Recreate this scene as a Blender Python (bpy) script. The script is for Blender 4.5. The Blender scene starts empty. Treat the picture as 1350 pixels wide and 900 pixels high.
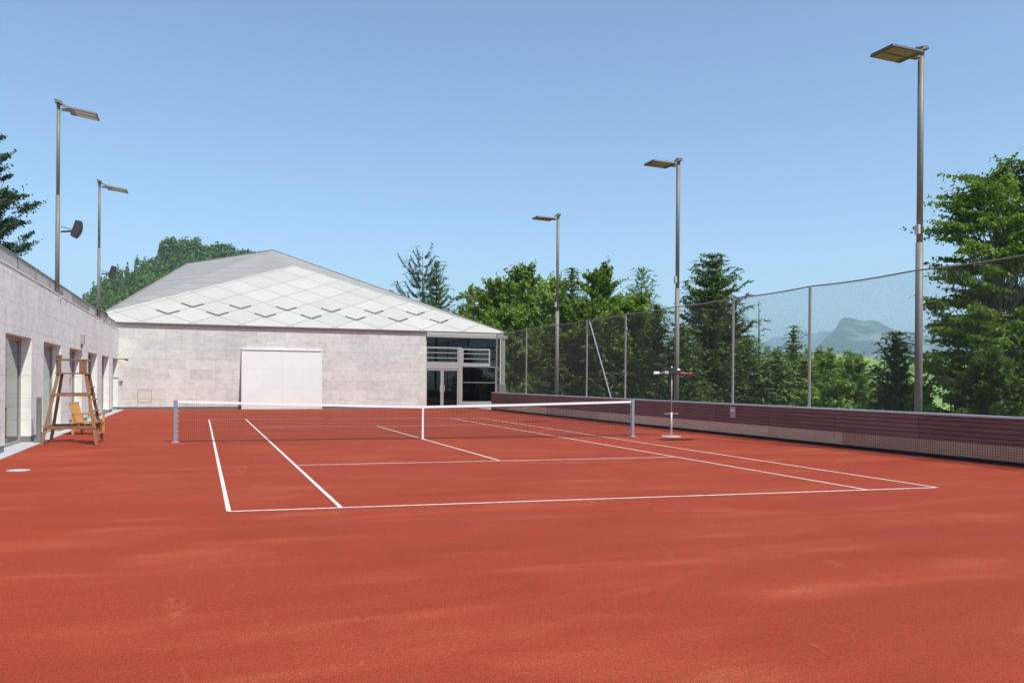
import bpy, math, random
import numpy as np
from mathutils import Vector, Matrix, noise as mnoise

random.seed(7)
rs = np.random.RandomState(11)
S = bpy.context.scene
COL = S.collection
R = math.radians

# ------------------------------------------------------------------ camera
CX, CY, CZ = -5.7689, -22.3619, 1.6176
YAW, ROLL, FPX, HOR = 0.3568, 0.008, 1100.0, 502.0
Fv = Vector((math.sin(YAW), math.cos(YAW), 0)); Rv = Vector((math.cos(YAW), -math.sin(YAW), 0)); Uv = Vector((0, 0, 1))
R2 = Rv * math.cos(ROLL) + Uv * math.sin(ROLL); U2 = Uv * math.cos(ROLL) - Rv * math.sin(ROLL)
cd = bpy.data.cameras.new('camera'); cam = bpy.data.objects.new('camera', cd); COL.objects.link(cam)
m = Matrix((R2, U2, -Fv)).transposed().to_4x4(); m.translation = (CX, CY, CZ)
cam.matrix_world = m
cd.sensor_fit = 'HORIZONTAL'; cd.sensor_width = 36; cd.lens = FPX / 1350 * 36
cd.shift_y = (HOR - 450) / 1350
cd.clip_start = 0.05; cd.clip_end = 40000
S.camera = cam

def ray(u, v):
    return Fv + R2 * ((u - 675) / FPX) - U2 * ((v - HOR) / FPX)
def at(u, v, depth):
    return Vector((CX, CY, CZ)) + ray(u, v) * depth

# ------------------------------------------------------------------ sky, sun, exposure
W = bpy.data.worlds.new('World'); S.world = W; W.use_nodes = True
nt = W.node_tree; bgn = nt.nodes['Background']
sk = nt.nodes.new('ShaderNodeTexSky'); sk.sky_type = 'NISHITA'; sk.sun_disc = False
SUN = Vector((0.265, -0.60, 1.0)).normalized()
ELEV = math.asin(SUN.z)
sk.sun_elevation = ELEV
sk.sun_rotation = math.atan2(SUN.x, SUN.y)
sk.altitude = 900; sk.air_density = 1.0; sk.dust_density = 0.7; sk.ozone_density = 3.0
nt.links.new(sk.outputs[0], bgn.inputs[0]); bgn.inputs[1].default_value = 0.138
sl = bpy.data.lights.new('sun', 'SUN'); sl.energy = 3.7; sl.angle = R(0.5); sl.color = (1, 0.94, 0.84)
so = bpy.data.objects.new('sun', sl); COL.objects.link(so); so.location = (0, 0, 60)
so.rotation_euler = SUN.to_track_quat('Z', 'Y').to_euler()
S.view_settings.view_transform = 'Standard'; S.view_settings.look = 'None'
S.view_settings.exposure = 0.45; S.view_settings.gamma = 1.0
S.cycles.max_bounces = 8; S.cycles.transparent_max_bounces = 16; S.cycles.volume_bounces = 1
S.cycles.use_denoising = True
S.cycles.sample_clamp_indirect = 6

# ------------------------------------------------------------------ materials
def mat(name, col=(.5, .5, .5), rough=.6, metal=0., spec=.5):
    M = bpy.data.materials.new(name); M.use_nodes = True
    b = M.node_tree.nodes['Principled BSDF']
    b.inputs['Base Color'].default_value = (*col, 1); b.inputs['Roughness'].default_value = rough
    b.inputs['Metallic'].default_value = metal; b.inputs['Specular IOR Level'].default_value = spec
    return M
class N:
    """small node-graph helper"""
    def __init__(s, M): s.t = M.node_tree; s.b = s.t.nodes.get('Principled BSDF'); s.out = s.t.nodes['Material Output']
    def n(s, k, **kw):
        x = s.t.nodes.new('ShaderNode' + k)
        for a, v in kw.items(): setattr(x, a, v)
        return x
    def l(s, a, b): s.t.links.new(a, b)
    def co(s, kind='Object', scale=(1, 1, 1), rot=(0, 0, 0)):
        c = s.n('TexCoord'); mp = s.n('Mapping'); s.l(c.outputs[kind], mp.inputs[0])
        mp.inputs['Scale'].default_value = scale; mp.inputs['Rotation'].default_value = rot
        return mp.outputs[0]
    def noise(s, vec, scale, detail=4, rough=.6, dist=0):
        x = s.n('TexNoise'); s.l(vec, x.inputs['Vector']); x.inputs['Scale'].default_value = scale
        x.inputs['Detail'].default_value = detail; x.inputs['Roughness'].default_value = rough; x.inputs['Distortion'].default_value = dist
        return x.outputs[0]
    def ramp(s, fac, stops):
        x = s.n('ValToRGB'); s.l(fac, x.inputs[0]); e = x.color_ramp.elements
        while len(e) < len(stops): e.new(.5)
        for q, (p, c) in zip(e, stops): q.position = p; q.color = (*c, 1) if len(c) == 3 else c
        return x.outputs[0]
    def mix(s, fac, a, b, mode='MIX'):
        x = s.n('Mix', data_type='RGBA', blend_type=mode)
        for i, v in ((0, fac), (6, a), (7, b)):
            if isinstance(v, (int, float)): x.inputs[i].default_value = v
            elif isinstance(v, tuple): x.inputs[i].default_value = (*v, 1)
            else: s.l(v, x.inputs[i])
        return x.outputs[2]
    def math(s, op, a, b=None, c=None):
        x = s.n('Math', operation=op)
        for i, v in enumerate((a, b, c)):
            if v is None: continue
            if isinstance(v, (int, float)): x.inputs[i].default_value = v
            else: s.l(v, x.inputs[i])
        return x.outputs[0]
    def bump(s, h, strength=.3, dist=.01):
        x = s.n('Bump'); s.l(h, x.inputs['Height']); x.inputs['Strength'].default_value = strength; x.inputs['Distance'].default_value = dist
        s.l(x.outputs[0], s.b.inputs['Normal'])
    def col(s, o): s.l(o, s.b.inputs['Base Color'])

BW = (0, 0, 0), (1, 1, 1)
def gray(v): return (v, v, v)

M = {}
# clay-red sports surface: swept sand streaks, scuffs and grain
g = M['court'] = mat('court_red', rough=.93, spec=.25); n = N(g)
o = n.co()
st = n.noise(n.co(scale=(.34, 1.1, 1), rot=(0, 0, .10)), 1.0, 6, .62, .6)
st2 = n.noise(n.co(scale=(.5, 2.2, 1), rot=(0, 0, -.5)), 1.1, 5, .6, .3)
c = n.mix(n.ramp(st, [(.35, gray(0)), (.75, gray(1))]), (.295, .038, .0135), (.375, .060, .023))
big = n.noise(o, .18, 3, .5)
c = n.mix(n.math('MULTIPLY', n.ramp(big, [(.38, gray(0)), (.65, gray(1))]), .45), c, (.335, .052, .021))
patch = n.math('MULTIPLY', n.ramp(st, [(.50, gray(0)), (.68, gray(1))]), n.ramp(st2, [(.42, gray(0)), (.62, gray(1))]))
grain = n.noise(o, 95, 3, .7)
patch = n.math('MULTIPLY', patch, n.ramp(grain, [(.44, gray(.08)), (.58, gray(1))]))
c = n.mix(n.math('MULTIPLY', patch, .38), c, (.60, .20, .085))
c = n.mix(1.0, c, n.ramp(grain, [(.38, gray(.60)), (.62, gray(1.34))]), 'MULTIPLY')
fine = n.noise(o, 420, 2, .6)
mid = n.noise(o, 28, 4, .75)
c = n.mix(1.0, c, n.ramp(mid, [(.36, gray(.84)), (.64, gray(1.14))]), 'MULTIPLY')
c = n.mix(1.0, c, n.ramp(fine, [(.3, gray(.82)), (.7, gray(1.15))]), 'MULTIPLY')
sc = n.noise(n.co(scale=(1, .25, 1), rot=(0, 0, .6)), 2.2, 4, .7, 1.5)
c = n.mix(n.math('MULTIPLY', n.ramp(sc, [(.64, gray(0)), (.72, gray(1))]), .3), c, (.56, .18, .09))
n.col(c); n.bump(grain, .5, .006)
# worn line paint
g = M['line'] = mat('line_paint', rough=.85, spec=.3); n = N(g)
w1 = n.noise(n.co(), 14, 5, .7); w2 = n.noise(n.co(), 1.1, 3, .5)
wf = n.math('MULTIPLY', n.ramp(w1, [(.46, gray(0)), (.62, gray(1))]), n.ramp(w2, [(.35, gray(.25)), (.65, gray(1))]))
n.col(n.mix(n.math('MULTIPLY', wf, .7), (.78, .72, .66), (.50, .19, .12)))
# limestone blocks
def stone(name, c1, c2, warm, bw=1.5, bh=.52, holes=True):
    g = mat(name, rough=.8, spec=.3); n = N(g)
    uv = n.co('UV')
    br = n.n('TexBrick'); n.l(uv, br.inputs['Vector'])
    br.inputs['Scale'].default_value = 1; br.inputs['Brick Width'].default_value = bw; br.inputs['Row Height'].default_value = bh
    br.inputs['Mortar Size'].default_value = .006; br.inputs['Mortar Smooth'].default_value = .3; br.inputs['Bias'].default_value = 0
    br.inputs['Color1'].default_value = (*c1, 1); br.inputs['Color2'].default_value = (*c2, 1)
    br.inputs['Mortar'].default_value = (*[x * .66 for x in c2], 1); br.offset = .37; br.squash = .7; br.squash_frequency = 3
    ly = n.noise(n.co('UV', scale=(.35, 2.6, 1)), 1.6, 6, .65, .4)
    c = n.mix(n.math('MULTIPLY', n.ramp(ly, [(.48, gray(0)), (.70, gray(1))]), .55), br.outputs[0], warm)
    cl = n.noise(n.co('UV', scale=(.8, 1.5, 1)), 3.2, 7, .7)
    c = n.mix(1., c, n.ramp(cl, [(.28, gray(.80)), (.5, gray(1.)), (.74, gray(1.13))]), 'MULTIPLY')
    st = n.noise(n.co('UV', scale=(1.2, .35, 1)), .55, 4, .6)
    c = n.mix(1., c, n.ramp(st, [(.3, gray(.88)), (.65, gray(1.04))]), 'MULTIPLY')
    if holes:
        h = n.noise(n.co('UV', scale=(1, 1.8, 1)), 17, 5, .75)
        hm = n.noise(uv, .9, 2, .5)
        hf = n.math('MULTIPLY', n.ramp(h, [(.66, gray(0)), (.72, gray(1))]), n.ramp(hm, [(.45, gray(0)), (.6, gray(1))]))
        c = n.mix(n.math('MULTIPLY', hf, .55), c, tuple(x * .45 for x in c2))
    n.col(c)
    n.bump(n.math('SUBTRACT', n.math('MULTIPLY', cl, .3), br.outputs[1]), .35, .006)
    return g
M['stone'] = stone('limestone_grey', (.67, .68, .63), (.57, .575, .53), (.73, .71, .61))
M['stone2'] = stone('limestone_pale', (.85, .89, .82), (.79, .825, .765), (.87, .87, .77), 1.25, .55)
M['plinth'] = mat('plinth_grey', (.19, .19, .20), .8)
g = M['paving'] = mat('paving_grey', rough=.8); n = N(g)
n.col(n.ramp(n.noise(n.co(), 3, 6, .7), [(.3, (.40, .41, .43)), (.7, (.55, .56, .58))]))
# roof
def roof_gray():
    g = mat('roof_sheet_grey', rough=.55, spec=.4); n = N(g)
    t = n.n('TexCoord'); sp = n.n('SeparateXYZ'); n.l(t.outputs['Object'], sp.inputs[0])
    z = n.math('ADD', sp.outputs[2], n.math('MULTIPLY', sp.outputs[0], .012))
    f = n.math('ABSOLUTE', n.math('SUBTRACT', n.math('FRACT', n.math('DIVIDE', z, .47)), .5))
    ln = n.math('GREATER_THAN', f, .47)
    nz = n.noise(n.co(scale=(.6, .6, 3)), 1.2, 5, .6)
    c = n.ramp(nz, [(.3, (.335, .315, .285)), (.7, (.40, .38, .345))])
    n.col(n.mix(ln, c, (.17, .17, .165)))
    return g
M['roof'] = roof_gray()
g = M['roof_white'] = mat('roof_panel_white', rough=.45, spec=.4); n = N(g)
t = n.n('TexCoord'); sp = n.n('SeparateXYZ'); n.l(t.outputs['Object'], sp.inputs[0])
qx = n.math('DIVIDE', n.math('ADD', sp.outputs[0], 7.43 + 246), 2.46); qz = n.math('DIVIDE', n.math('SUBTRACT', sp.outputs[2], 4.99), .93)
def edge(v): return n.math('GREATER_THAN', n.math('ABSOLUTE', n.math('SUBTRACT', n.math('FRACT', v), .5)), .484)
A_ = n.math('ADD', qx, qz); B_ = n.math('SUBTRACT', qx, qz)
ln = n.math('MAXIMUM', edge(A_), edge(B_))
cell = n.n('CombineXYZ'); n.l(n.math('FLOOR', A_), cell.inputs[0]); n.l(n.math('FLOOR', B_), cell.inputs[1])
wn = n.n('TexWhiteNoise'); n.l(cell.outputs[0], wn.inputs['Vector'])
c = n.ramp(wn.outputs[0], [(0, (.495, .485, .43)), (1, (.54, .53, .475))])
c = n.mix(1., c, n.ramp(n.noise(n.co(scale=(1, 1, .6)), .9, 6, .7), [(.3, gray(.93)), (.7, gray(1.04))]), 'MULTIPLY')
n.col(n.mix(ln, c, (.25, .245, .23)))
M['slot'] = mat('vent_dark', (.09, .085, .08), .7)
g = M['alu'] = mat('metal_taupe', (.36, .335, .315), .45, .0); n = N(g)
n.col(n.ramp(n.noise(n.co(), 6, 4, .6), [(.3, (.33, .31, .29)), (.7, (.39, .365, .345))]))
g = M['pole'] = mat('painted_pole', (.2, .19, .175), .5, .0); n = N(g)
n.col(n.ramp(n.noise(n.co(scale=(3, 3, .4)), 3, 4, .6), [(.3, (.17, .165, .15)), (.7, (.24, .235, .215))]))
g = M['galv'] = mat('galvanised', (.42, .42, .43), .5, .15); n = N(g)
n.col(n.ramp(n.noise(n.co(), 12, 5, .7), [(.3, (.44, .45, .46)), (.7, (.60, .61, .62))]))
M['post_blue'] = mat('net_post_grey', (.33, .37, .45), .4, .35)
M['dark'] = mat('dark_metal', (.03, .03, .033), .5)
M['black'] = mat('black_gap', (.008, .008, .009), .9)
M['white'] = mat('white_paint', (.78, .78, .78), .5)
g = M['board'] = mat('white_board', (.78, .77, .78), .42); n = N(g)
uv = n.co('UV'); br = n.n('TexBrick'); n.l(uv, br.inputs[0]); br.offset = 0; br.squash = 1
for k, v in (('Scale', 1), ('Brick Width', 1.03), ('Row Height', 1.075), ('Mortar Size', .006)): br.inputs[k].default_value = v
br.inputs['Color1'].default_value = (.71, .73, .70, 1); br.inputs['Color2'].default_value = (.74, .76, .73, 1); br.inputs['Mortar'].default_value = (.60, .61, .60, 1)
n.col(n.mix(1., br.outputs[0], n.ramp(n.noise(uv, 1.6, 6, .7), [(.25, gray(.94)), (.6, gray(1))]), 'MULTIPLY'))
M['netcord'] = mat('net_cord', (.035, .03, .03), .9)
M['tape'] = mat('net_tape', (.80, .80, .79), .7)
g = M['mesh'] = mat('fence_mesh', (.07, .07, .065), .8)
M['redsign'] = mat('red_paper', (.65, .11, .13), .6)
M['pink'] = mat('faded_pink', (.55, .36, .38), .7)
M['redcup'] = mat('red_plastic', (.30, .03, .05), .5)
M['conc'] = None
g = M['conc'] = mat('base_slab', rough=.85, spec=.2); n = N(g)
a = n.noise(n.co(scale=(1, .6, 2)), 1.6, 7, .7, .5); b2 = n.noise(n.co(scale=(1, 1, 1)), 22, 4, .7)
c = n.ramp(a, [(.25, (.60, .40, .25)), (.5, (.76, .54, .36)), (.75, (.82, .64, .45))])
oi = n.n('ObjectInfo')
c = n.mix(1., c, n.ramp(oi.outputs['Random'], [(0, gray(.82)), (1, gray(1.15))]), 'MULTIPLY')
n.col(n.mix(1., c, n.ramp(b2, [(.3, gray(.85)), (.7, gray(1.1))]), 'MULTIPLY'))
def wood(name, c1, c2, sc=(1, 1, 1), rough=.6):
    g = mat(name, rough=rough, spec=.35); n = N(g)
    a = n.noise(n.co(scale=sc), 6, 6, .65, .6)
    oi = n.n('ObjectInfo')
    c = n.ramp(a, [(.25, c1), (.75, c2)])
    n.col(n.mix(1., c, n.ramp(oi.outputs['Random'], [(0, gray(.85)), (1, gray(1.12))]), 'MULTIPLY'))
    n.bump(a, .2, .003); return g
M['slat'] = wood('slat_wine', (.155, .076, .062), (.29, .160, .130), (1, .12, 1.6), .65)
M['teak'] = wood('teak', (.17, .082, .036), (.33, .19, .09), (4, 4, .5), .5)
M['rattan'] = wood('pale_wood', (.44, .22, .055), (.62, .37, .125), (2, 2, 2), .55)
# glass
def glass(name, tint, ior, r=.0, dark=None):
    g = bpy.data.materials.new(name); g.use_nodes = True; n = N(g); n.t.nodes.remove(n.b)
    gl = n.n('BsdfGlossy'); gl.inputs['Roughness'].default_value = r; gl.inputs[0].default_value = (.92, .95, .95, 1)
    fr = n.n('Fresnel'); fr.inputs[0].default_value = ior
    if dark: d = n.n('BsdfDiffuse'); d.inputs[0].default_value = (*dark, 1)
    else: d = n.n('BsdfTransparent'); d.inputs[0].default_value = (*tint, 1)
    mx = n.n('MixShader'); n.l(fr.outputs[0], mx.inputs[0]); n.l(d.outputs[0], mx.inputs[1]); n.l(gl.outputs[0], mx.inputs[2])
    n.l(mx.outputs[0], n.out.inputs[0]); return g
M['glass'] = glass('window_glass', (.36, .47, .45), 1.7)
M['glass_dark'] = glass('dark_glass', None, 1.5, .03, (.006, .009, .014))
M['mirror'] = glass('reflecting_glass', None, 2.9, .0, (.10, .115, .115))
M['curtain'] = wood('curtain_green', (.10, .16, .13), (.22, .33, .28), (14, 1, .05), .8)
M['room'] = mat('room_dark', (.06, .06, .06), .8)
M['lens'] = mat('lamp_lens', (.33, .27, .25), .25)
M['lampbody'] = mat('lamp_body', (.085, .08, .075), .45)
# vegetation
def leaf(name, c1, c2, tr=.35, rough=.55):
    g = bpy.data.materials.new(name); g.use_nodes = True; n = N(g)
    ge = n.n('NewGeometry'); cl = n.noise(n.co(), .9, 3, .6)
    f = n.math('ADD', n.math('MULTIPLY', ge.outputs['Random Per Island'], .55), n.math('MULTIPLY', cl, .45))
    c = n.ramp(f, [(.15, c1), (.8, c2)])
    n.col(c); n.b.inputs['Roughness'].default_value = rough; n.b.inputs['Specular IOR Level'].default_value = .3
    t = n.n('BsdfTranslucent'); n.l(n.mix(1., c, (1.25, 1.35, .6), 'MULTIPLY'), t.inputs[0])
    mx = n.n('MixShader'); mx.inputs[0].default_value = tr
    n.l(n.b.outputs[0], mx.inputs[1]); n.l(t.outputs[0], mx.inputs[2]); n.l(mx.outputs[0], n.out.inputs[0]); return g
M['leaf'] = leaf('leaf_green', (.075, .14, .016), (.25, .36, .045))
M['leaf_pale'] = leaf('leaf_pale', (.14, .215, .04), (.34, .45, .11))
M['leaf_beech'] = leaf('leaf_beech', (.06, .11, .018), (.23, .33, .045), .4)
M['leaf_dark'] = leaf('leaf_dark', (.035, .07, .014), (.12, .175, .03))
M['needle'] = leaf('needles', (.035, .07, .018), (.17, .24, .055), .2)
M['needle_lt'] = leaf('needles_light', (.08, .14, .035), (.22, .30, .08), .22)
M['needle_blue'] = leaf('needles_blue', (.03, .06, .034), (.09, .14, .075), .15)
M['bark'] = wood('bark', (.045, .036, .03), (.115, .095, .08), (2, 2, .4), .9)
M['bark_grey'] = wood('bark_grey', (.10, .09, .085), (.2, .19, .18), (2, 2, .4), .9)
g = M['grass'] = mat('meadow', rough=.95, spec=.1); n = N(g)
a = n.noise(n.co(), .012, 6, .65, .3); b2 = n.noise(n.co(), .6, 5, .7)
c = n.ramp(a, [(.35, (.14, .23, .05)), (.5, (.21, .33, .075)), (.65, (.26, .38, .09))])
n.col(n.mix(1., c, n.ramp(b2, [(.3, gray(.75)), (.7, gray(1.2))]), 'MULTIPLY'))
g = M['forest_floor'] = mat('forest_floor', rough=.95, spec=.1); n = N(g)
n.col(n.ramp(n.noise(n.co(), .05, 6, .7), [(.3, (.015, .032, .010)), (.7, (.035, .065, .02))]))
g = M['mount'] = mat('mountain_rock', rough=.95, spec=.1); n = N(g)
a = n.noise(n.co(scale=(1, 1, .5)), .006, 8, .7, .5)
n.col(n.ramp(a, [(.38, (.012, .025, .035)), (.52, (.04, .07, .05)), (.62, (.28, .27, .27))]))

# ------------------------------------------------------------------ mesh building
class MB:
    def __init__(s): s.v = []; s.f = []
    def add(s, vs, fs):
        k = len(s.v); s.v += [tuple(p) for p in vs]; s.f += [tuple(i + k for i in q) for q in fs]; return s
    def box(s, x0, y0, z0, x1, y1, z1):
        vs = [(x0, y0, z0), (x1, y0, z0), (x1, y1, z0), (x0, y1, z0), (x0, y0, z1), (x1, y0, z1), (x1, y1, z1), (x0, y1, z1)]
        return s.add(vs, [(0, 3, 2, 1), (4, 5, 6, 7), (0, 1, 5, 4), (1, 2, 6, 5), (2, 3, 7, 6), (3, 0, 4, 7)])
    def beam(s, a, b, w, h, up=(0, 0, 1)):
        a = Vector(a); b = Vector(b); d = (b - a).normalized(); up = Vector(up)
        if abs(d.dot(up)) > .99: up = Vector((0, 1, 0))
        x = d.cross(up).normalized(); y = x.cross(d)
        vs = [p + x * i * w / 2 + y * j * h / 2 for p in (a, b) for i, j in ((-1, -1), (1, -1), (1, 1), (-1, 1))]
        return s.add(vs, [(0, 1, 2, 3), (7, 6, 5, 4), (0, 4, 5, 1), (1, 5, 6, 2), (2, 6, 7, 3), (3, 7, 4, 0)])
    def tube(s, pts, r, n=8, r2=None, caps=True):
        pts = [Vector(p) for p in pts]; k = len(pts); rings = []
        for i, p in enumerate(pts):
            d = (pts[min(i + 1, k - 1)] - pts[max(i - 1, 0)]).normalized()
            up = Vector((0, 0, 1)) if abs(d.z) < .95 else Vector((0, 1, 0))
            x = d.cross(up).normalized(); y = x.cross(d)
            rr = r if r2 is None else r + (r2 - r) * i / (k - 1)
            rings.append([p + (x * math.cos(2 * math.pi * j / n) + y * math.sin(2 * math.pi * j / n)) * rr for j in range(n)])
        vs = [q for g_ in rings for q in g_]; fs = []
        for i in range(k - 1):
            for j in range(n): fs.append((i * n + j, i * n + (j + 1) % n, (i + 1) * n + (j + 1) % n, (i + 1) * n + j))
        if caps: fs += [tuple(range(n))[::-1], tuple(range((k - 1) * n, k * n))]
        return s.add(vs, fs)
    def poly(s, pts, th=0., dirn=(0, 0, -1)):
        n_ = len(pts); 
        if th <= 0: return s.add(pts, [tuple(range(n_))])
        d = Vector(dirn) * th; vs = [Vector(p) for p in pts] + [Vector(p) + d for p in pts]
        return s.add(vs, [tuple(range(n_)), tuple(range(2 * n_ - 1, n_ - 1, -1))] + [(i, i + n_, (i + 1) % n_ + n_, (i + 1) % n_) for i in range(n_)])
    def build(s, name, m_, parent=None, bevel=0, smooth=False):
        me = bpy.data.meshes.new(name); me.from_pydata(s.v, [], s.f); me.materials.append(m_)
        uvl = me.uv_layers.new(name='UVMap')
        co = np.array(s.v, dtype=np.float64).reshape(-1, 3)
        for p in me.polygons:
            nn = p.normal; ax = max(range(3), key=lambda i: abs(nn[i]))
            for li, vi in zip(p.loop_indices, p.vertices):
                c_ = co[vi]
                uvl.data[li].uv = (c_[1], c_[2]) if ax == 0 else ((c_[0], c_[2]) if ax == 1 else (c_[0], c_[1]))
            if smooth: p.use_smooth = True
        o_ = bpy.data.objects.new(name, me); COL.objects.link(o_)
        if parent: 
            o_.parent = parent
            if parent.type == 'EMPTY' and parent.get('_abs'):
                o_.matrix_parent_inverse = Matrix.Translation(parent.location).inverted()
        if bevel:
            b_ = o_.modifiers.new('bevel', 'BEVEL'); b_.width = bevel; b_.segments = 2; b_.limit_method = 'ANGLE'
        return o_
def sub(mb, name, m_, parent, **k):
    """a sub-part given in the same coordinates as its parent part"""
    return mb.build(name, m_, parent, **k)
def tag(o_, label=None, cat=None, group=None, kind=None):
    if label: o_['label'] = label
    if cat: o_['category'] = cat
    if group: o_['group'] = group
    if kind: o_['kind'] = kind
    return o_
def thing(name, label, cat, loc=(0, 0, 0), group=None, absolute=False):
    o_ = bpy.data.objects.new(name, None); COL.objects.link(o_); o_.location = loc; o_.empty_display_size = .3
    if absolute: o_['_abs'] = 1; ABS.append(o_)
    return tag(o_, label, cat, group)
ABS = []
def tree_copy(o_, parent=None):
    c_ = o_.copy(); COL.objects.link(c_)
    if parent: c_.parent = parent
    for ch in list(o_.children): tree_copy(ch, c_)
    return c_
def raw_mesh(name, verts, faces, m_, parent=None, smooth=False):
    verts = np.asarray(verts, dtype=np.float32); faces = np.asarray(faces, dtype=np.int32); k = faces.shape[1]
    me = bpy.data.meshes.new(name); me.vertices.add(len(verts)); me.vertices.foreach_set('co', verts.ravel())
    me.loops.add(faces.size); me.loops.foreach_set('vertex_index', faces.ravel())
    me.polygons.add(len(faces)); me.polygons.foreach_set('loop_start', np.arange(0, faces.size, k, dtype=np.int32))
    me.polygons.foreach_set('loop_total', np.full(len(faces), k, dtype=np.int32))
    if smooth: me.polygons.foreach_set('use_smooth', np.ones(len(faces), dtype=bool))
    me.update(calc_edges=True); me.validate(); me.materials.append(m_)
    o_ = bpy.data.objects.new(name, me); COL.objects.link(o_)
    if parent: o_.parent = parent
    return o_

WX, GX, YB = -9.70, 9.50, 24.30     # left wall face, right low wall face, hall front

# ------------------------------------------------------------------ terrain
def sstep(a, b, x):
    t_ = np.clip((x - a) / (b - a), 0, 1); return t_ * t_ * (3 - 2 * t_)
def hgt(x, y):
    base = -0.12 + 0 * x
    right = -sstep(11, 70, x) * 10.0 - sstep(60, 300, x) * 3.0
    back = -sstep(50, 160, y) * 8.0
    left = sstep(-13.5, -16.5, x) * 4.0 + sstep(-20, -120, x) * 8
    z = base + np.minimum(right, back * (x > -12)) + left
    far = sstep(300, 900, np.hypot(x, y)); z = z * (1 - far) + far * (-13)
    z = z + np.where(np.hypot(x, y) > 60, 1.2 * np.sin(x * .021 + 1) * np.cos(y * .017), 0)
    return z
ax = np.concatenate([-np.geomspace(9000, 60, 22), np.arange(-55, 90, 2.5), np.geomspace(95, 9000, 34)])
ay = np.concatenate([-np.geomspace(9000, 60, 20), np.arange(-55, 120, 3.5), np.geomspace(125, 9000, 32)])
X, Y = np.meshgrid(ax, ay, indexing='ij'); Z = hgt(X, Y)
def grid_mesh(name, X, Y, Z, m_, smooth=True):
    a_, b_ = X.shape; idx = np.arange(a_ * b_).reshape(a_, b_)
    f = np.stack([idx[:-1, :-1], idx[1:, :-1], idx[1:, 1:], idx[:-1, 1:]], -1).reshape(-1, 4)
    return raw_mesh(name, np.stack([X, Y, Z], -1).reshape(-1, 3), f, m_, smooth=smooth)
tag(grid_mesh('ground', X, Y, Z, M['grass']), kind='structure')

def ridge(name, prof, depth, front, back, zb, m_, nu=160, nd=40, rough=.0, seed=0, fs=.02):
    """a real ridge: crest heights given along the view azimuth, slopes falling towards and away from the court"""
    us = np.linspace(prof[0][0], prof[-1][0], nu); vs = np.interp(us, [p[0] for p in prof], [p[1] for p in prof])
    ts = np.linspace(-1, 1, nd); P = np.zeros((nu, nd, 3))
    for i, (u, v) in enumerate(zip(us, vs)):
        cr = at(u, v, depth)
        dirn = ray(u, HOR); dirn.z = 0
        for j, t_ in enumerate(ts):
            dd = t_ * (front if t_ < 0 else back)
            p = Vector((CX, CY, 0)) + dirn * (depth + dd)
            w_ = 1 - abs(t_); k_ = w_ ** 1.15
            z = zb + (cr.z - zb) * k_
            nz = (mnoise.fractal(Vector((p.x * fs, p.y * fs, seed)), .9, 2.1, 5)) * rough * (0.25 + .75 * min(1, 4 * abs(t_))) * min(1, w_ * 4)
            P[i, j] = (p.x, p.y, z + nz)
    return P, tag(grid_mesh(name, P[..., 0], P[..., 1], P[..., 2], m_), kind='structure')

ridge('mountain', [(930, 500), (985, 462), (1008, 449), (1022, 441), (1036, 442), (1050, 437), (1062, 434), (1073, 438), (1085, 433), (1097, 437), (1112, 448), (1160, 470), (1230, 490)], 7800, 2500, 1500, -60, M['mount'], rough=60, seed=3, fs=.0012)
ridge('mountain', [(1000, 505), (1050, 480), (1072, 463), (1083, 449), (1094, 438), (1102, 430), (1106, 421), (1112, 416.5), (1120, 417), (1130, 419.5), (1139, 421), (1149, 419), (1157, 421.5), (1167, 427), (1180, 433), (1192, 436.5), (1210, 438), (1225, 442), (1260, 440), (1330, 452), (1420, 470), (1500, 500)], 4300, 1500, 1200, -60, M['mount'], rough=45, seed=5, fs=.0022, nu=260, nd=60)
# rolling meadow hill behind the trees
ridge('hill', [(960, 500), (1000, 468), (1030, 463), (1080, 466), (1120, 464), (1150, 471), (1180, 474), (1220, 476), (1280, 480), (1360, 476), (1460, 495)], 620, 330, 300, -14, M['grass'], rough=3, seed=8, fs=.01)
PH, _ = ridge('hill', [(40, 500), (75, 440), (100, 408), (125, 385), (150, 368), (180, 353), (210, 344), (235, 340), (262, 338), (285, 338), (310, 340), (350, 344), (420, 372), (520, 430), (600, 490)], 420, 260, 200, -8, M['forest_floor'], rough=4, seed=2, fs=.02)

# ------------------------------------------------------------------ the court
Y0 = -46.; YW_END = 21.905
tag(MB().box(WX + .27, Y0, -.06, GX + .02, YB - .02, 0).build('court_surface', M['court']), kind='structure')
tag(MB().box(GX + .022, YW_END, -.08, 13.0, YB + .4, -.004).build('path', M['paving']), kind='structure')
tag(MB().box(WX - .26, Y0, -.10, WX + .268, YB - .02, .012).build('path', M['paving']), kind='structure')

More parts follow.
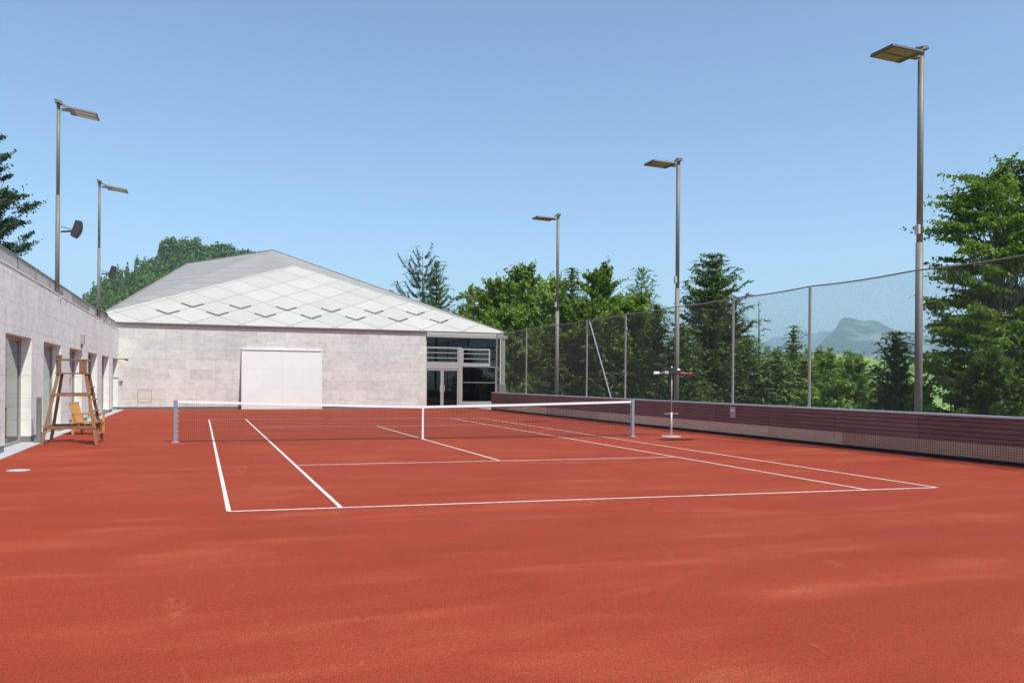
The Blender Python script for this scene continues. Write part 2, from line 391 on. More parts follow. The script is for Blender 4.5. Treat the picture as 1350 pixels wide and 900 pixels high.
def line(mb, a, b, w=.05):
    a = Vector((*a, 0)); b = Vector((*b, 0)); d = (b - a).normalized(); x = Vector((-d.y, d.x, 0)) * w / 2
    nseg = max(1, int((b - a).length / 1.5)); vs = []; fs = []
    z = Vector((0, 0, .004))
    mb.add([a - x + z, b - x + z, b + x + z, a + x + z], [(0, 1, 2, 3)])
BL, BR, FL, FR = (-5.44, -11.64), (5.06, -12.44), (-5.46, 12.70), (5.58, 12.02)
SNL, SNR, SFL, SFR = (-4.10, -11.74), (3.77, -12.34), (-4.08, 12.62), (4.26, 12.10)
SL, ST_, SR = (-4.09, -6.26), (-.08, -6.42), (3.85, -6.70)
TL, TT, TR = (-4.07, 6.91), (.01, 6.72), (4.02, 6.42)
mb = MB()
line(mb, BL, BR, .06)
tag(mb.build('court_markings', M['line']), kind='structure')
for nm, a, b, w in (('s', BL, FL, .055), ('s', BR, FR, .055), ('s', SNL, SFL, .055), ('s', SNR, SFR, .055), ('s', SL, SR, .055), ('s', TL, TR, .055), ('s', ST_, TT, .055), ('s', FL, FR, .06)):
    a2 = Vector(a); b2_ = Vector(b); d = (b2_ - a2).normalized() * .031
    q = MB(); line(q, a2 + d, b2_ - d, w); tag(q.build('court_markings', M['line']), kind='structure')

# drain cover
t = thing('drain_cover', 'round grey concrete drain cover set in the red surface by the left wall', 'drain cover', (-8.72, -5.85, 0))
q = MB(); q.tube([(0, 0, -.01), (0, 0, .008)], .155, 32); q.build('lid', M['paving'], t)
q = MB()
for k in range(32):
    a0, a1 = 2 * math.pi * k / 32, 2 * math.pi * (k + 1) / 32
    q.poly([(.158 * math.cos(a0), .158 * math.sin(a0), .010), (.185 * math.cos(a0), .185 * math.sin(a0), .010), (.185 * math.cos(a1), .185 * math.sin(a1), .010), (.158 * math.cos(a1), .158 * math.sin(a1), .010)], .02)
q.build('rim', M['galv'], t)

# ------------------------------------------------------------------ left wing
wing = thing('stone_wing', 'long low pale limestone wing with deep window bays, left of the court', 'building', (-12, 0, 0), absolute=True)
OP = [(-1.82 + 4.65 * k, -1.82 + 4.65 * k + 2.96) for k in range(-6, 6)]
OP = [(a, min(b, YB - .12)) for a, b in OP if a > Y0]
q = MB(); edges = [Y0] + [e for o_ in OP for e in o_] + [YB - .03]
for i in range(0, len(edges), 2):
    q.box(WX - .26, edges[i], .16, WX, edges[i + 1], 2.57)
q.box(WX - .26, Y0, 2.57, WX, YB - .03, 4.02)
q.box(-14.2, Y0, -.2, WX - .40, Y0 + .3, 4.02); q.box(-14.5, Y0, -.2, -14.2, YB + 10, 4.02)
q.build('wall', M['stone2'], wing)
for i in range(0, len(edges), 2):
    MB().box(WX - .256, edges[i] - .0, -.05, WX - .012, edges[i + 1], .157).build('plinth', M['plinth'], wing)
MB().box(WX - .30, Y0, 4.023, WX + .015, YB - .03, 4.06).build('coping', M['stone2'], wing, bevel=.006)
MB().box(-14.2, Y0 + .3, 3.80, WX - .31, YB + 10, 3.98).build('terrace', M['paving'], wing)
for a, b in OP:
    w = MB().box(WX - .30, a + .002, .02, WX - .262, b - .002, 2.566)
    w = w.build('window', M['mirror'], wing)
    f = MB(); f.box(WX - .262, b - .06, .02, WX - .225, b - .004, 2.562); f.box(WX - .262, a + .004, .02, WX - .225, a + .06, 2.562)
    f.box(WX - .262, a + .06, 2.50, WX - .225, b - .06, 2.562); f.box(WX - .262, a + .06, .02, WX - .225, b - .06, .07)
    f.build('frame', M['alu'], w)
# railing on the wing
rl = thing('railing', 'dark metal railing of upright slats along the top of the left stone wing', 'railing', (-9.86, 0, 4.06), absolute=True)
RX = -9.85
MB().box(RX - .025, Y0, 4.435, RX + .025, YB - .4, 4.465).build('top_rail', M['pole'], rl)
MB().box(RX - .015, Y0, 4.08, RX + .015, YB - .4, 4.10).build('bottom_rail', M['pole'], rl)
y = Y0
while y < YB - .6:
    y1 = min(y + 2.2, YB - .4)
    MB().box(RX - .03, y, 4.06, RX + .03, y + .05, 4.434).build('post', M['pole'], rl)
    q = MB(); yy = y + .07
    while yy < y1 - .04:
        w = random.choice((.05, .05, .09, .11)); q.box(RX - .012, yy, 4.101, RX + .008, min(yy + w, y1 - .01), 4.434); yy += w + random.choice((.03, .045, .07))
    if q.v: q.build('slat_panel', M['alu'] if random.random() < .5 else M['pole'], rl)
    y = y1
# small wall fixtures
t = thing('wall_box', 'small grey junction box high on the pale wall over the third window bay', 'wall box', (WX, 10.2, 2.95))
MB().box(.0, -.14, -.17, .11, .14, .17).build('housing', M['alu'], t, bevel=.01)
MB().box(.0, -.05, -.30, .05, .05, -.172).build('cable_gland', M['pole'], t)
t = thing('wall_lamp', 'thin dark bracket lamp sticking out near the corner of left wing', 'wall lamp', (WX, 23.6, 2.55))
q = MB(); q.beam((0, 0, 0), (.42, 0, .02), .03, .03); q.build('arm', M['dark'], t)
MB().box(.36, -.05, -.07, .50, .05, .0).build('lamp_head', M['dark'], t)
t = thing('notice', 'small red sticker on the glass of the third window bay', 'sticker', (WX - .258, 9.65, 1.5))
MB().box(0, -.17, -.11, .006, .17, .11).build('sheet', M['redsign'], t)
MB().box(.006, -.13, -.07, .008, .05, -.02).build('print', M['white'], t)
t = thing('grey_post', 'narrow dark grey steel post standing against the left wall beside tall chair', 'post', (-9.50, .95, 0))
MB().box(-.05, -.06, .013, .05, .06, 1.12).build('shaft', M['pole'], t, bevel=.006)
MB().box(-.08, -.10, .012, .08, .10, .03).build('base_plate', M['plinth'], t)

# ------------------------------------------------------------------ the hall
hall = thing('stone_hall', 'low limestone hall with folded white and grey roof behind the net', 'building', (0, 30, 0), absolute=True)
GL = 6.36     # the glass front starts here
q = MB(); q.box(-12.6, YB, .13, GL, YB + .35, 4.36); q.box(GL - .35, YB + .35, .0, GL, YB + 3.5, 4.30); q.build('wall', M['stone'], hall)
MB().box(WX + .02, YB + .03, -.05, GL - .03, YB + .34, .128).build('plinth', M['plinth'], hall)
q = MB(); q.box(-12.6, YB + 20, -.3, 11.0, YB + 20.3, 4.30); q.box(-12.6, YB + .36, -.3, -12.3, YB + 20, 4.30); q.box(10.7, YB + 6, -.3, 11.0, YB + 20, 4.30); q.build('rear_wall', M['stone'], hall)
s_, ye, ze = .65, 24.2, 4.45
pl = lambda x, z: Vector((x, ye + (z - ze) / s_, z))
E0, E1 = pl(-9.98, 4.45), pl(11.0, 4.45)
L_ = pl(-10.35, 4.99); A_p = pl(-.47, 8.63); Rt = pl(11.12, 4.50)
K_ = at(248, 347.5, 60.0); T_ = at(360, 330, 56.5)
rw = MB(); rw.poly([E0, E1, Rt, A_p, L_], .10, (0, .5, -.8)); rw = rw.build('roof_face', M['roof_white'], hall)
q = MB()
Bl, Br, Bm = Vector((-14.5, 45.5, 4.6)), Vector((12, 45.5, 4.4)), Vector((0, 45.5, 4.6))
vs = [L_, A_p, Rt, K_, T_, Bl, Br]
q.add(vs, [(0, 4, 3), (0, 1, 4), (1, 2, 4), (0, 3, 5), (3, 4, 6, 5), (4, 2, 6)])
rf = q.build('roof', M['roof'], hall)
q = MB()
for a, b in ((L_, K_), (K_, T_), (T_, Rt)):
    q.beam(a + Vector((0, 0, .01)), b + Vector((0, 0, .01)), .12, .07)
sub(q, 'ridge_trim', mat('trim_copper', (.30, .25, .20), .5), rf)
# joints along eave: dark shadow gap + fascia
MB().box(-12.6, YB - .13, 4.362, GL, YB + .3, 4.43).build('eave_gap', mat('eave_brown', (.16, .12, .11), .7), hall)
nrm = Vector((0, -s_, 1)).normalized()
def vslot(x, z):
    q = MB(); off = nrm * .012
    for sg in (-1, 1):
        a = pl(x, z) + off; b = pl(x + sg * .56, z + .212) + off
        d = (b - a).normalized(); w = nrm.cross(d).normalized() * .062
        a2 = a - d * .03 if sg > 0 else a + d * .035
        q.poly([a2 - w, b - w, b + w, a2 + w], .02, -nrm)
    q.build('vent_slot', M['slot'], rw)
for k in range(7): vslot(-7.43 + 2.47 * k, 4.985)
for k in range(6): vslot(-6.23 + 2.47 * k, 5.45)
# hatch in wall
h_ = MB().box(-8.78, YB - .012, .38, -8.16, YB + .02, .98).build('hatch', M['stone'], hall)
q = MB()
for x0, z0, x1, z1 in ((-8.80, .36, -8.78, 1.0), (-8.16, .36, -8.14, 1.0), (-8.78, .36, -8.16, .38), (-8.78, .98, -8.16, 1.0)): q.box(x0, YB - .008, z0, x1, YB + .01, z1)
sub(q, 'frame', M['pole'], h_)
# glazed front
yg = YB + .18
MB().box(GL, YB - .10, 4.10, 11.30, YB + .5, 4.30).build('canopy_beam', M['alu'], hall, bevel=.01)
MB().box(GL, YB - .06, 4.30, 11.05, YB + .6, 4.42).build('canopy_fascia', mat('fascia_grey', (.42, .41, .39), .5), hall)
w = MB().box(GL, yg, 3.56, 10.66, yg + .03, 4.098).build('clerestory_window', M['glass_dark'], hall)
def framed(x0, z0, x1, z1, name, bars=(), fr=.09, y_=yg, gm='glass', mull=()):
    w = MB().box(x0 + .01, y_ + .03, z0 + .01, x1 - .01, y_ + .045, z1 - .01).build(name, M[gm], hall)
    q = MB(); q.box(x0, y_, z0, x0 + fr, y_ + .10, z1); q.box(x1 - fr, y_, z0, x1, y_ + .10, z1)
    q.box(x0 + fr, y_, z0, x1 - fr, y_ + .10, z0 + fr); q.box(x0 + fr, y_, z1 - fr, x1 - fr, y_ + .10, z1)
    sub(q, 'frame', M['alu'], w, bevel=.004)
    if bars:
        q = MB()
        for z in bars: q.box(x0 + fr, y_ - .01, z - .022, x1 - fr, y_ + .028, z + .022)
        sub(q, 'glazing_bar', M['alu'], w)
    return w
framed(GL + .002, 2.60, 8.36, 3.555, 'louvre_window', (2.92, 3.22))
framed(8.56, 2.56, 10.30, 3.50, 'louvre_window', (2.90, 3.20))
q = MB(); q.box(GL, yg - .02, 2.28, 8.56, yg + .12, 2.598); q.box(8.362, yg - .02, .0, 8.558, yg + .12, 2.278); q.box(8.362, yg - .02, 2.60, 8.558, yg + .12, 3.558)
q.box(8.56, yg - .02, 2.44, 10.3, yg + .12, 2.558)
q.build('door_portal', M['alu'], hall, bevel=.006)
for x0, x1 in ((GL + .004, 7.355), (7.36, 8.36)):
    d_ = framed(x0, .02, x1, 2.278, 'door', (), .09)
    q = MB(); q.box(x1 - .13 if x0 < 7 else x0 + .10, yg - .05, .95, x1 - .10 if x0 < 7 else x0 + .13, yg - .02, 1.35); sub(q, 'handle', M['galv'], d_)
w = framed(8.56, .36, 10.66, 2.438, 'window', (), .035)
q = MB(); q.box(8.60, yg + .012, 1.50, 10.62, yg + .028, 1.52); sub(q, 'glazing_bar', M['galv'], w)
MB().box(8.56, yg, .02, 10.66, yg + .10, .358).build('sill_panel', M['alu'], hall)
w = MB().box(10.30, yg + .03, 2.44, 10.66, yg + .045, 3.555).build('side_pane', M['glass'], hall)
MB().box(10.66, yg - .04, 0, 10.74, yg + .10, 4.098).build('corner_post', M['white'], hall)
MB().box(10.95, YB - .06, 0, 11.16, YB + .2, 4.098).build('column', M['alu'], hall, bevel=.01)
q = MB(); q.tube([(10.87, YB - .04, 0), (10.87, YB - .04, 4.1)], .045, 12); dp = q.build('downpipe', M['white'], hall, smooth=False)
q = MB(); q.tube([(10.87, YB - .04, 1.42), (10.87, YB - .04, 1.47)], .075, 12); sub(q, 'pipe_clamp', M['galv'], dp)
MB().box(10.78, YB - .12, 0, 11.2, YB + .22, 1.38).build('pipe_guard', M['pole'], hall, bevel=.01)
# what is behind the panes
q = MB(); q.box(GL + .05, YB + 5.2, 0, 10.6, YB + 5.3, 4.2); q.box(GL + .05, YB + .5, -.05, 10.6, YB + 5.2, .0); q.box(10.61, YB + .5, 0, 10.68, YB + 5.2, 4.09); q.box(GL + .05, YB + .5, 4.10, 10.7, YB + 5.3, 4.16); q.build('inner_wall', M['room'], hall)
for x0, x1, yy in ((6.45, 6.85, 1.0), (9.5, 10.2, 1.1), (8.75, 9.2, 2.2), (7.7, 7.95, 2.6)):
    q = MB(); k = int((x1 - x0) / .05); pts = []
    for i in range(k + 1): pts.append((x0 + i * .05, YB + yy + .04 * math.sin(i * 2.1)))
    for (a, b), (c_, d_) in zip(pts, pts[1:]): q.add([(a, b, .05), (c_, d_, .05), (c_, d_, 4.0), (a, b, 4.0)], [(0, 1, 2, 3)])
    q.build('curtain', M['curtain'], hall)
q = MB(); q.box(GL + .4, YB + 2.0, 0, 10.3, YB + 2.6, .75); q.box(9.6, YB + 1.4, 0, 10.2, YB + 1.8, 1.1); q.build('counter', M['dark'], hall)

# leaning white practice board
pb = thing('practice_board', 'large white tiled practice board leaning against the stone hall', 'practice board', (-1.66, YB, 0), absolute=False)
bm_ = MB(); x0, x1 = -2.06, 2.06; lean = .34; H = 3.16
bm_.add([(x0, -lean - .03, .01), (x1, -lean - .03, .01), (x1, -.08, H), (x0, -.08, H), (x0, -lean + .03, .01), (x1, -lean + .03, .01), (x1, -.02, H), (x0, -.02, H)],
        [(0, 1, 2, 3), (7, 6, 5, 4), (4, 5, 1, 0), (3, 2, 6, 7), (0, 3, 7, 4), (5, 6, 2, 1)])
bm_.build('panel', M['board'], pb)
MB().box(x0 - .03, -.13, H, x1 + .03, -.005, H + .07).build('top_cap', M['white'], pb, bevel=.006)
for sx in (x0 - .02, x1 + .02):
    q = MB(); q.beam((sx, -lean, .0), (sx, -.055, H), .035, .08); q.build('edge_trim', M['white'], pb)

# ------------------------------------------------------------------ right low wall and fence
lw = thing('low_wall', 'low wine-red slatted wall with pale coping and stone base, right of court', 'wall', (GX + .1, 0, 0), absolute=True)
YW = 21.9
MB().box(GX + .03, Y0, -.1, GX + .25, YW - .03, .925).build('core', M['dark'], lw)
MB().box(GX - .03, Y0, .93, GX + .30, YW, .975).build('coping', M['galv'], lw, bevel=.006)
ys = []; y = YW - .002
while y > Y0: ys.append(y); y -= 2.66 if len(ys) % 4 else 2.9
for k, (a, b) in enumerate(zip(ys[1:], ys[:-1])):
    q = MB()
    for i in range(5):
        z = .418 + i * .1015; q.box(GX - .0 - random.random() * .004, a + .006, z, GX + .029, b - .006, z + .088)
    q.build('slat_panel', M['slat'], lw, bevel=.004)
    q = MB(); q.box(GX - .01, a + .005, .075, GX + .028, b - .005, .385); q.build('base_slab', M['conc'], lw)
    q = MB(); q.box(GX - .02, a, .388, GX + .027, b - .004, .412); q.build('ledge', M['slat'], lw)
q = MB(); q.box(GX - .005, Y0, .004, GX + .029, YW - .01, .072); q.build('shadow_gap', M['black'], lw)
# net hung over the stone base near the camera
q = MB(); y = Y0
while y < -5.45:
    q.box(GX - .024, y, .078, GX - .020, y + .006, .386); y += .06
for i in range(6): q.box(GX - .0238, Y0, .09 + i * .055, GX - .0202, -5.45, .096 + i * .055)
q.build('cover_net', M['slat'], lw)
t = thing('notice', 'small faded pink notice pinned on the wine-red slatted wall', 'notice', (GX - .006, -.80, .72))
MB().box(-.012, -.14, -.17, -.004, .14, .17).build('sheet', M['pink'], t)
MB().box(-.014, -.09, .02, -.013, .09, .10).build('print', M['white'], t)

fx = GX + .27
fn = thing('fence', 'tall mesh ball fence on metal posts standing behind the low wall', 'fence', (fx, 0, 0), absolute=True)
FY = [21.8, 17.25, 13.65, 10.13, 6.65, 3.13, -.39, -3.88, -7.43] + [-7.43 - 3.55 * k for k in range(1, 10)]
FT = 4.26
for i, y in enumerate(FY):
    if i in (2, 5, 8) or i > 8 and (i - 8) % 3 == 0: continue
    q = MB(); q.tube([(fx, y, .975), (fx, y, FT)], .038, 10); q.build('post', M['alu'], fn, smooth=False)
for (a, b) in zip(FY[1:], FY[:-1]):
    # top rope sags slightly between posts
    q = MB(); q.tube([(fx + .02, a + (b - a) * k / 6, FT + .0 - .035 * math.sin(math.pi * k / 6)) for k in range(7)], .020, 6); q.build('top_rail', M['pole'], fn)
    wd = b - a; z0, z1 = .985, FT - .03; hh = z1 - z0; s_m = .066; th = .0022
    V_ = []; F_ = []
    for sg in (1, -1):
        c0 = -hh
        while c0 < wd:
            y0_, y1_ = max(0, c0), min(wd, c0 + hh)
            if y1_ - y0_ > .02:
                za, zb_ = (z0 + (y0_ - c0), z0 + (y1_ - c0)) if sg > 0 else (z1 - (y0_ - c0), z1 - (y1_ - c0))
                A1 = Vector((fx + .05, a + y0_, za)); B1 = Vector((fx + .05, a + y1_, zb_)); d = (B1 - A1).normalized()
                n1 = Vector((1, 0, 0)) * th; n2 = d.cross(Vector((1, 0, 0))) * th
                k_ = len(V_)
                for p in (A1, B1):
                    for q_ in (n1, n2 * .87 - n1 * .5, -n2 * .87 - n1 * .5): V_.append(tuple(p + q_))
                F_ += [(k_, k_ + 1, k_ + 4, k_ + 3), (k_ + 1, k_ + 2, k_ + 5, k_ + 4), (k_ + 2, k_, k_ + 3, k_ + 5)]
            c0 += s_m
    o_ = raw_mesh('mesh_panel', V_, F_, M['mesh'], fn); o_.matrix_parent_inverse = Matrix.Translation(fn.location).inverted()
q = MB(); q.tube([(fx + .06, 10.02, 4.2), (fx - .04, 7.78, .98)], .026, 8); q.build('brace', M['galv'], fn)
t = thing('pale_post', 'thin pale post with flared foot seen through far end of the fence', 'post', (14.5, 31.57, 0))
zb_ = -.6
q = MB(); q.tube([(0, 0, zb_ - .3), (0, 0, 2.62)], .035, 8); q.build('shaft', M['white'], t)
q = MB(); q.tube([(0, 0, 1.0), (0, 0, 1.25)], .14, 10, .04); q.build('foot', M['galv'], t)

# ------------------------------------------------------------------ floodlights
def floodlight(side):
    root = thing('floodlight', '', 'floodlight', (0, 0, 0), 'floodlight poles along both sides of the court')
    z0, z1 = (.0, 9.45) if side < 0 else (3.99, 9.78)
    q = MB(); kr = 1. if side < 0 else .72; q.tube([(0, 0, z0), (0, 0, z0 + (z1 - z0) * .52)], .085 * kr, 16); q.build('pole', M['pole'], root, smooth=True)
    q = MB(); q.tube([(0, 0, z0 + (z1 - z0) * .52), (0, 0, z1)], .070 * kr, 16); q.build('upper_pole', M['pole'], root, smooth=True)
    sg = side
    zt = z1 - .27; dz = -.10 if side > 0 else .02
    xa, xb = sg * .28, sg * (1.18 if side < 0 else 1.06)
    hd = MB(); hd.add([(xa, -.33, zt + .07), (xb, -.33, zt + dz + .07), (xb, .33, zt + dz + .07), (xa, .33, zt + .07),
                       (xa, -.36, zt), (xb, -.36, zt + dz), (xb, .36, zt + dz), (xa, .36, zt)],
                      [(3, 2, 1, 0), (4, 5, 6, 7), (0, 1, 5, 4), (1, 2, 6, 5), (2, 3, 7, 6), (3, 0, 4, 7)] if sg < 0 else
                      [(0, 1, 2, 3), (7, 6, 5, 4), (4, 5, 1, 0), (5, 6, 2, 1), (6, 7, 3, 2), (7, 4, 0, 3)])
    hd = hd.build('lamp_head', M['lampbody'], root, bevel=.012)
    for y0, y1 in ((-.32, -.03), (.03, .32)):
        f = lambda x: zt + dz * (x - xa) / (xb - xa) - .006
        xs, xe = sg * .46, sg * (1.14 if side < 0 else 1.02)
        l_ = MB(); l_.add([(xs, y0, f(xs)), (xe, y0, f(xe)), (xe, y1, f(xe)), (xs, y1, f(xs)), (xs, y0, f(xs) + .02), (xe, y0, f(xe) + .02), (xe, y1, f(xe) + .02), (xs, y1, f(xs) + .02)],
                          [(0, 1, 2, 3), (7, 6, 5, 4), (0, 4, 5, 1), (1, 5, 6, 2), (2, 6, 7, 3), (3, 7, 4, 0)])
        sub(l_, 'lens', M['lens'], hd)
    q = MB(); q.beam((0, -.13, z1 - .03), (sg * .34, -.13, zt + .05), .04, .03); q.beam((0, .13, z1 - .03), (sg * .34, .13, zt + .05), .04, .03)
    q.box(-.09, -.15, z1 - .06, .09, .15, z1 + .0); q.tube([(-sg * .08, -.10, z1 + .02), (-sg * .02, .18, z1 + .08)], .025, 8)
    q.beam((sg * .08, 0, zt + .035), (sg * .34, 0, zt + .035), .16, .05)
    q.build('bracket', M['pole'], root)
    if side < 0:
        q = MB(); q.box(-.14, -.10, 5.1, -.075, .02, 5.32); q.build('junction_box', M['galv'], root, bevel=.008)
    q = MB(); q.tube([(0, 0, z0 - .05), (0, 0, z0 + .06)], .14, 16); q.build('base_flange', M['galv'], root)
    return root
px = GX + .42
fr_ = floodlight(-1)
for k, (y, lb) in enumerate(((-7.43, 'tallest looking floodlight pole at the right, in front of big leafy tree'),
                             (3.14, 'middle floodlight pole on the right side, behind the stand with round base'),
                             (13.70, 'farthest right-hand floodlight pole, nearest the glass front of the hall'))):
    o_ = fr_ if k == 0 else tree_copy(fr_)
    o_.location = (px, y, 0); o_['label'] = lb
fl_ = floodlight(1)
for k, (y, lb) in enumerate(((5.5, 'nearer left floodlight pole rising from the stone wing, taller looking'),
                             (16.15, 'shorter looking left floodlight pole by the wooded hill'))):
    o_ = fl_ if k == 0 else tree_copy(fl_)
    o_.location = (-9.70 - .08, y, 0); o_['label'] = lb
# loudspeakers
def speaker():
    root = thing('loudspeaker', '', 'loudspeaker', (0, 0, 0), 'loudspeakers on the left poles')
    def rot(p):
        a = R(17); x, y_, z = p; return (x * math.cos(a) + z * math.sin(a), y_, -x * math.sin(a) + z * math.cos(a))
    prof = [(-.10, -.24), (.06, -.26), (.115, -.12), (.13, 0), (.115, .12), (.06, .26), (-.10, .24)]
    q = MB(); n_ = len(prof); vs = [rot((x, s * .15, z)) for s in (-1, 1) for x, z in prof]
    q.add(vs, [tuple(range(n_))[::-1], tuple(range(n_, 2 * n_))] + [(i, (i + 1) % n_, (i + 1) % n_ + n_, i + n_) for i in range(n_)])
    cab = q.build('cabinet', M['dark'], root, bevel=.008)
    q = MB()
    for i in range(1, 5):
        (xa, za), (xb, zb2) = prof[i], prof[i + 1]
        q.add([rot((x_ + .006, s * .135, z_)) for s in (-1, 1) for x_, z_ in ((xa, za), (xb, zb2))], [(0, 1, 3, 2)])
    sub(q, 'grille', mat('grille', (.12, .06, .065), .7), cab)
    q = MB(); q.beam((-.42, 0, -.10), (-.10, 0, -.06), .05, .05); q.beam((-.42, 0, .05), (-.12, 0, -.02), .02, .02); q.build('bracket', M['dark'], root)
    return root
s1 = speaker(); s1.location = (-9.27, 5.5, 6.03); s1['label'] = 'dark loudspeaker bracketed on nearer left pole against the blue sky'
s2 = tree_copy(s1); s2.location = (-9.27, 16.15, 6.03); s2['label'] = 'dark loudspeaker on the farther left pole in front of wooded hill'

# ------------------------------------------------------------------ tennis net
A0, B0 = Vector((-6.36, .32, 0)), Vector((6.26, -.37, 0))
ang = math.atan2((B0 - A0).y, (B0 - A0).x); LN = (B0 - A0).length
tn = thing('tennis_net', 'black tennis net with white top band stretched across the red court', 'tennis net', (A0 + B0) / 2)
tn.rotation_euler = (0, 0, ang); hl = LN / 2
def top(x): return .914 + (1.06 - .914) * (abs(x) / hl) ** 1.15
for sg in (-1, 1):
    q = MB(); q.box(sg * hl - .045, -.05, 0, sg * hl + .045, .05, 1.075); p_ = q.build('post', M['post_blue'], tn, bevel=.012)
    q = MB(); q.box(sg * hl - .09, -.09, .0, sg * hl + .09, .09, .012); sub(q, 'base_plate', M['galv'], p_)
    q = MB()
    for k in range(7): q.tube([(sg * hl - sg * .05, 0, .15 + k * .13), (sg * hl - sg * .075, 0, .15 + k * .13)], .009, 6)
    sub(q, 'hook', M['white'], p_)
q = MB(); r_ = .0019; x = -hl + .08
while x < hl - .07:
    q.box(x - r_, -r_, .03, x + r_, r_, top(x) - .03); x += .0455
z = .05
while z < 1.0:
    n_ = 24
    for k in range(n_):
        xa = -hl + .08 + (2 * hl - .16) * k / n_; xb = -hl + .08 + (2 * hl - .16) * (k + 1) / n_
        za, zb2 = z * top(xa) / 1.0, z * top(xb) / 1.0
        q.add([(xa, -r_, za - r_), (xb, -r_, zb2 - r_), (xb, r_, zb2 - r_), (xa, r_, za - r_), (xa, -r_, za + r_), (xb, -r_, zb2 + r_), (xb, r_, zb2 + r_), (xa, r_, za + r_)],
              [(0, 1, 5, 4), (2, 3, 7, 6), (4, 5, 6, 7), (3, 2, 1, 0)])
    z += .0455
q.build('mesh', M['netcord'], tn)
q = MB(); n_ = 40
for k in range(n_):
    xa = -hl + .05 + (2 * hl - .1) * k / n_; xb = -hl + .05 + (2 * hl - .1) * (k + 1) / n_
    za, zb2 = top(xa), top(xb)
    q.add([(xa, -.012, za - .062), (xb, -.012, zb2 - .062), (xb, .012, zb2 - .062), (xa, .012, za - .062), (xa, -.007, za), (xb, -.007, zb2), (xb, .007, zb2), (xa, .007, za)],
          [(0, 1, 5, 4), (2, 3, 7, 6), (4, 5, 6, 7), (3, 2, 1, 0)])
q.build('top_band', M['tape'], tn)
q = MB(); q.tube([(-hl + .08, 0, .03), (hl - .08, 0, .03)], .007, 6); q.build('bottom_cord', M['netcord'], tn)
q = MB(); q.box(-.026, -.016, .012, .026, .016, .918); q.build('center_strap', M['tape'], tn)
q = MB(); q.box(-.05, -.03, 0, .05, .03, .014); q.build('ground_anchor', M['galv'], tn)

# ------------------------------------------------------------------ umpire chair
uc = thing('umpire_chair', 'tall splayed wooden umpire chair standing by the left wall', 'umpire chair', (-8.69, .56, 0))
bx_, by_, tx_, ty_, tz_ = .585, .66, .30, .30, 1.70
for sx in (-1, 1):
    for sy in (-1, 1):
        q = MB(); q.beam((sx * bx_, sy * by_, 0), (sx * tx_, sy * ty_, tz_), .072, .045, (0, 1, 0)); q.build('leg', M['teak'], uc, bevel=.006)
def lp(sx, sy, z): f = z / tz_; return Vector((sx * (bx_ + (tx_ - bx_) * f), sy * (by_ + (ty_ - by_) * f), z))
for z in (.42, 1.20):
    for sy in (-1, 1):
        q = MB(); q.beam(lp(-1, sy, z) + Vector((-.04, sy * .034, 0)), lp(1, sy, z) + Vector((.04, sy * .034, 0)), .028, .07); q.build('brace', M['teak'], uc, bevel=.004)
for z in (.24, .52, .80, 1.08, 1.38):
    q = MB(); q.beam(lp(1, -1, z) + Vector((.02, 0, 0)), lp(1, 1, z) + Vector((.02, 0, 0)), .10, .03); q.build('step', M['teak'], uc, bevel=.004)
q = MB(); q.beam(lp(-1, -1, .42), lp(-1, 1, .42), .03, .06); q.build('brace', M['teak'], uc)
q = MB()
for k in range(6): q.box(-.36 + k * .122, -.36, 1.70, -.36 + k * .122 + .105, .36, 1.732)
q.build('seat', M['teak'], uc, bevel=.003)
for sy in (-1, 1):
    q = MB(); q.box(-.37, sy * .35 - .04, 2.03, .37, sy * .35 + .04, 2.062); ar = q.build('armrest', M['teak'], uc, bevel=.005)
    q = MB(); q.box(.16, sy * .35 - .03, 1.733, .24, sy * .35 + .03, 2.028); q.build('arm_post', M['teak'], uc)
q = MB()
for k in range(5): q.box(-.345, -.30 + k * .125, 1.733, -.315, -.30 + k * .125 + .10, 2.10)
q.box(-.350, -.37, 2.101, -.305, .37, 2.17); q.build('backrest', M['teak'], uc, bevel=.004)

# ------------------------------------------------------------------ wooden armchair
ac = thing('wooden_armchair', 'low pale wooden armchair facing the court beyond tall umpire chair', 'armchair', (-8.78, 4.25, 0)); ac.rotation_euler = (0, 0, R(-14)); ac.scale = (.9, .9, .92)
for sx in (-1, 1):
    for sy in (-1, 1):
        q = MB(); q.box(sx * .33 - .03, sy * .36 - .03, 0, sx * .33 + .03, sy * .36 + .03, .62 if sx > 0 else .58); q.build('leg', M['rattan'], ac, bevel=.005)
for sy in (-1, 1):
    q = MB(); q.box(-.36, sy * .36 - .045, .622, .42, sy * .36 + .045, .655); q.build('armrest', M['rattan'], ac, bevel=.006)
q = MB(); q.box(-.30, -.33, .36, .36, .33, .40)
q.box(-.30, -.325, .30, -.26, .325, .358); q.box(.30, -.325, .30, .34, .325, .358)
q.build('seat', M['rattan'], ac, bevel=.005)
q = MB()
for k in range(9):
    y = -.27 + k * .0675; q.beam((-.30, y, .40), (-.44, y, .94), .062, .018, (1, 0, 0))
q.beam((-.30, -.33, .40), (-.45, -.33, .98), .06, .03, (1, 0, 0)); q.beam((-.30, .33, .40), (-.45, .33, .98), .06, .03, (1, 0, 0))
q.beam((-.445, -.36, .95), (-.445, .36, .95), .03, .09); q.build('backrest', M['rattan'], ac)
q = MB(); q.box(-.24, -.02, .15, .28, .02, .28); q.build('brace', M['dark'], ac)

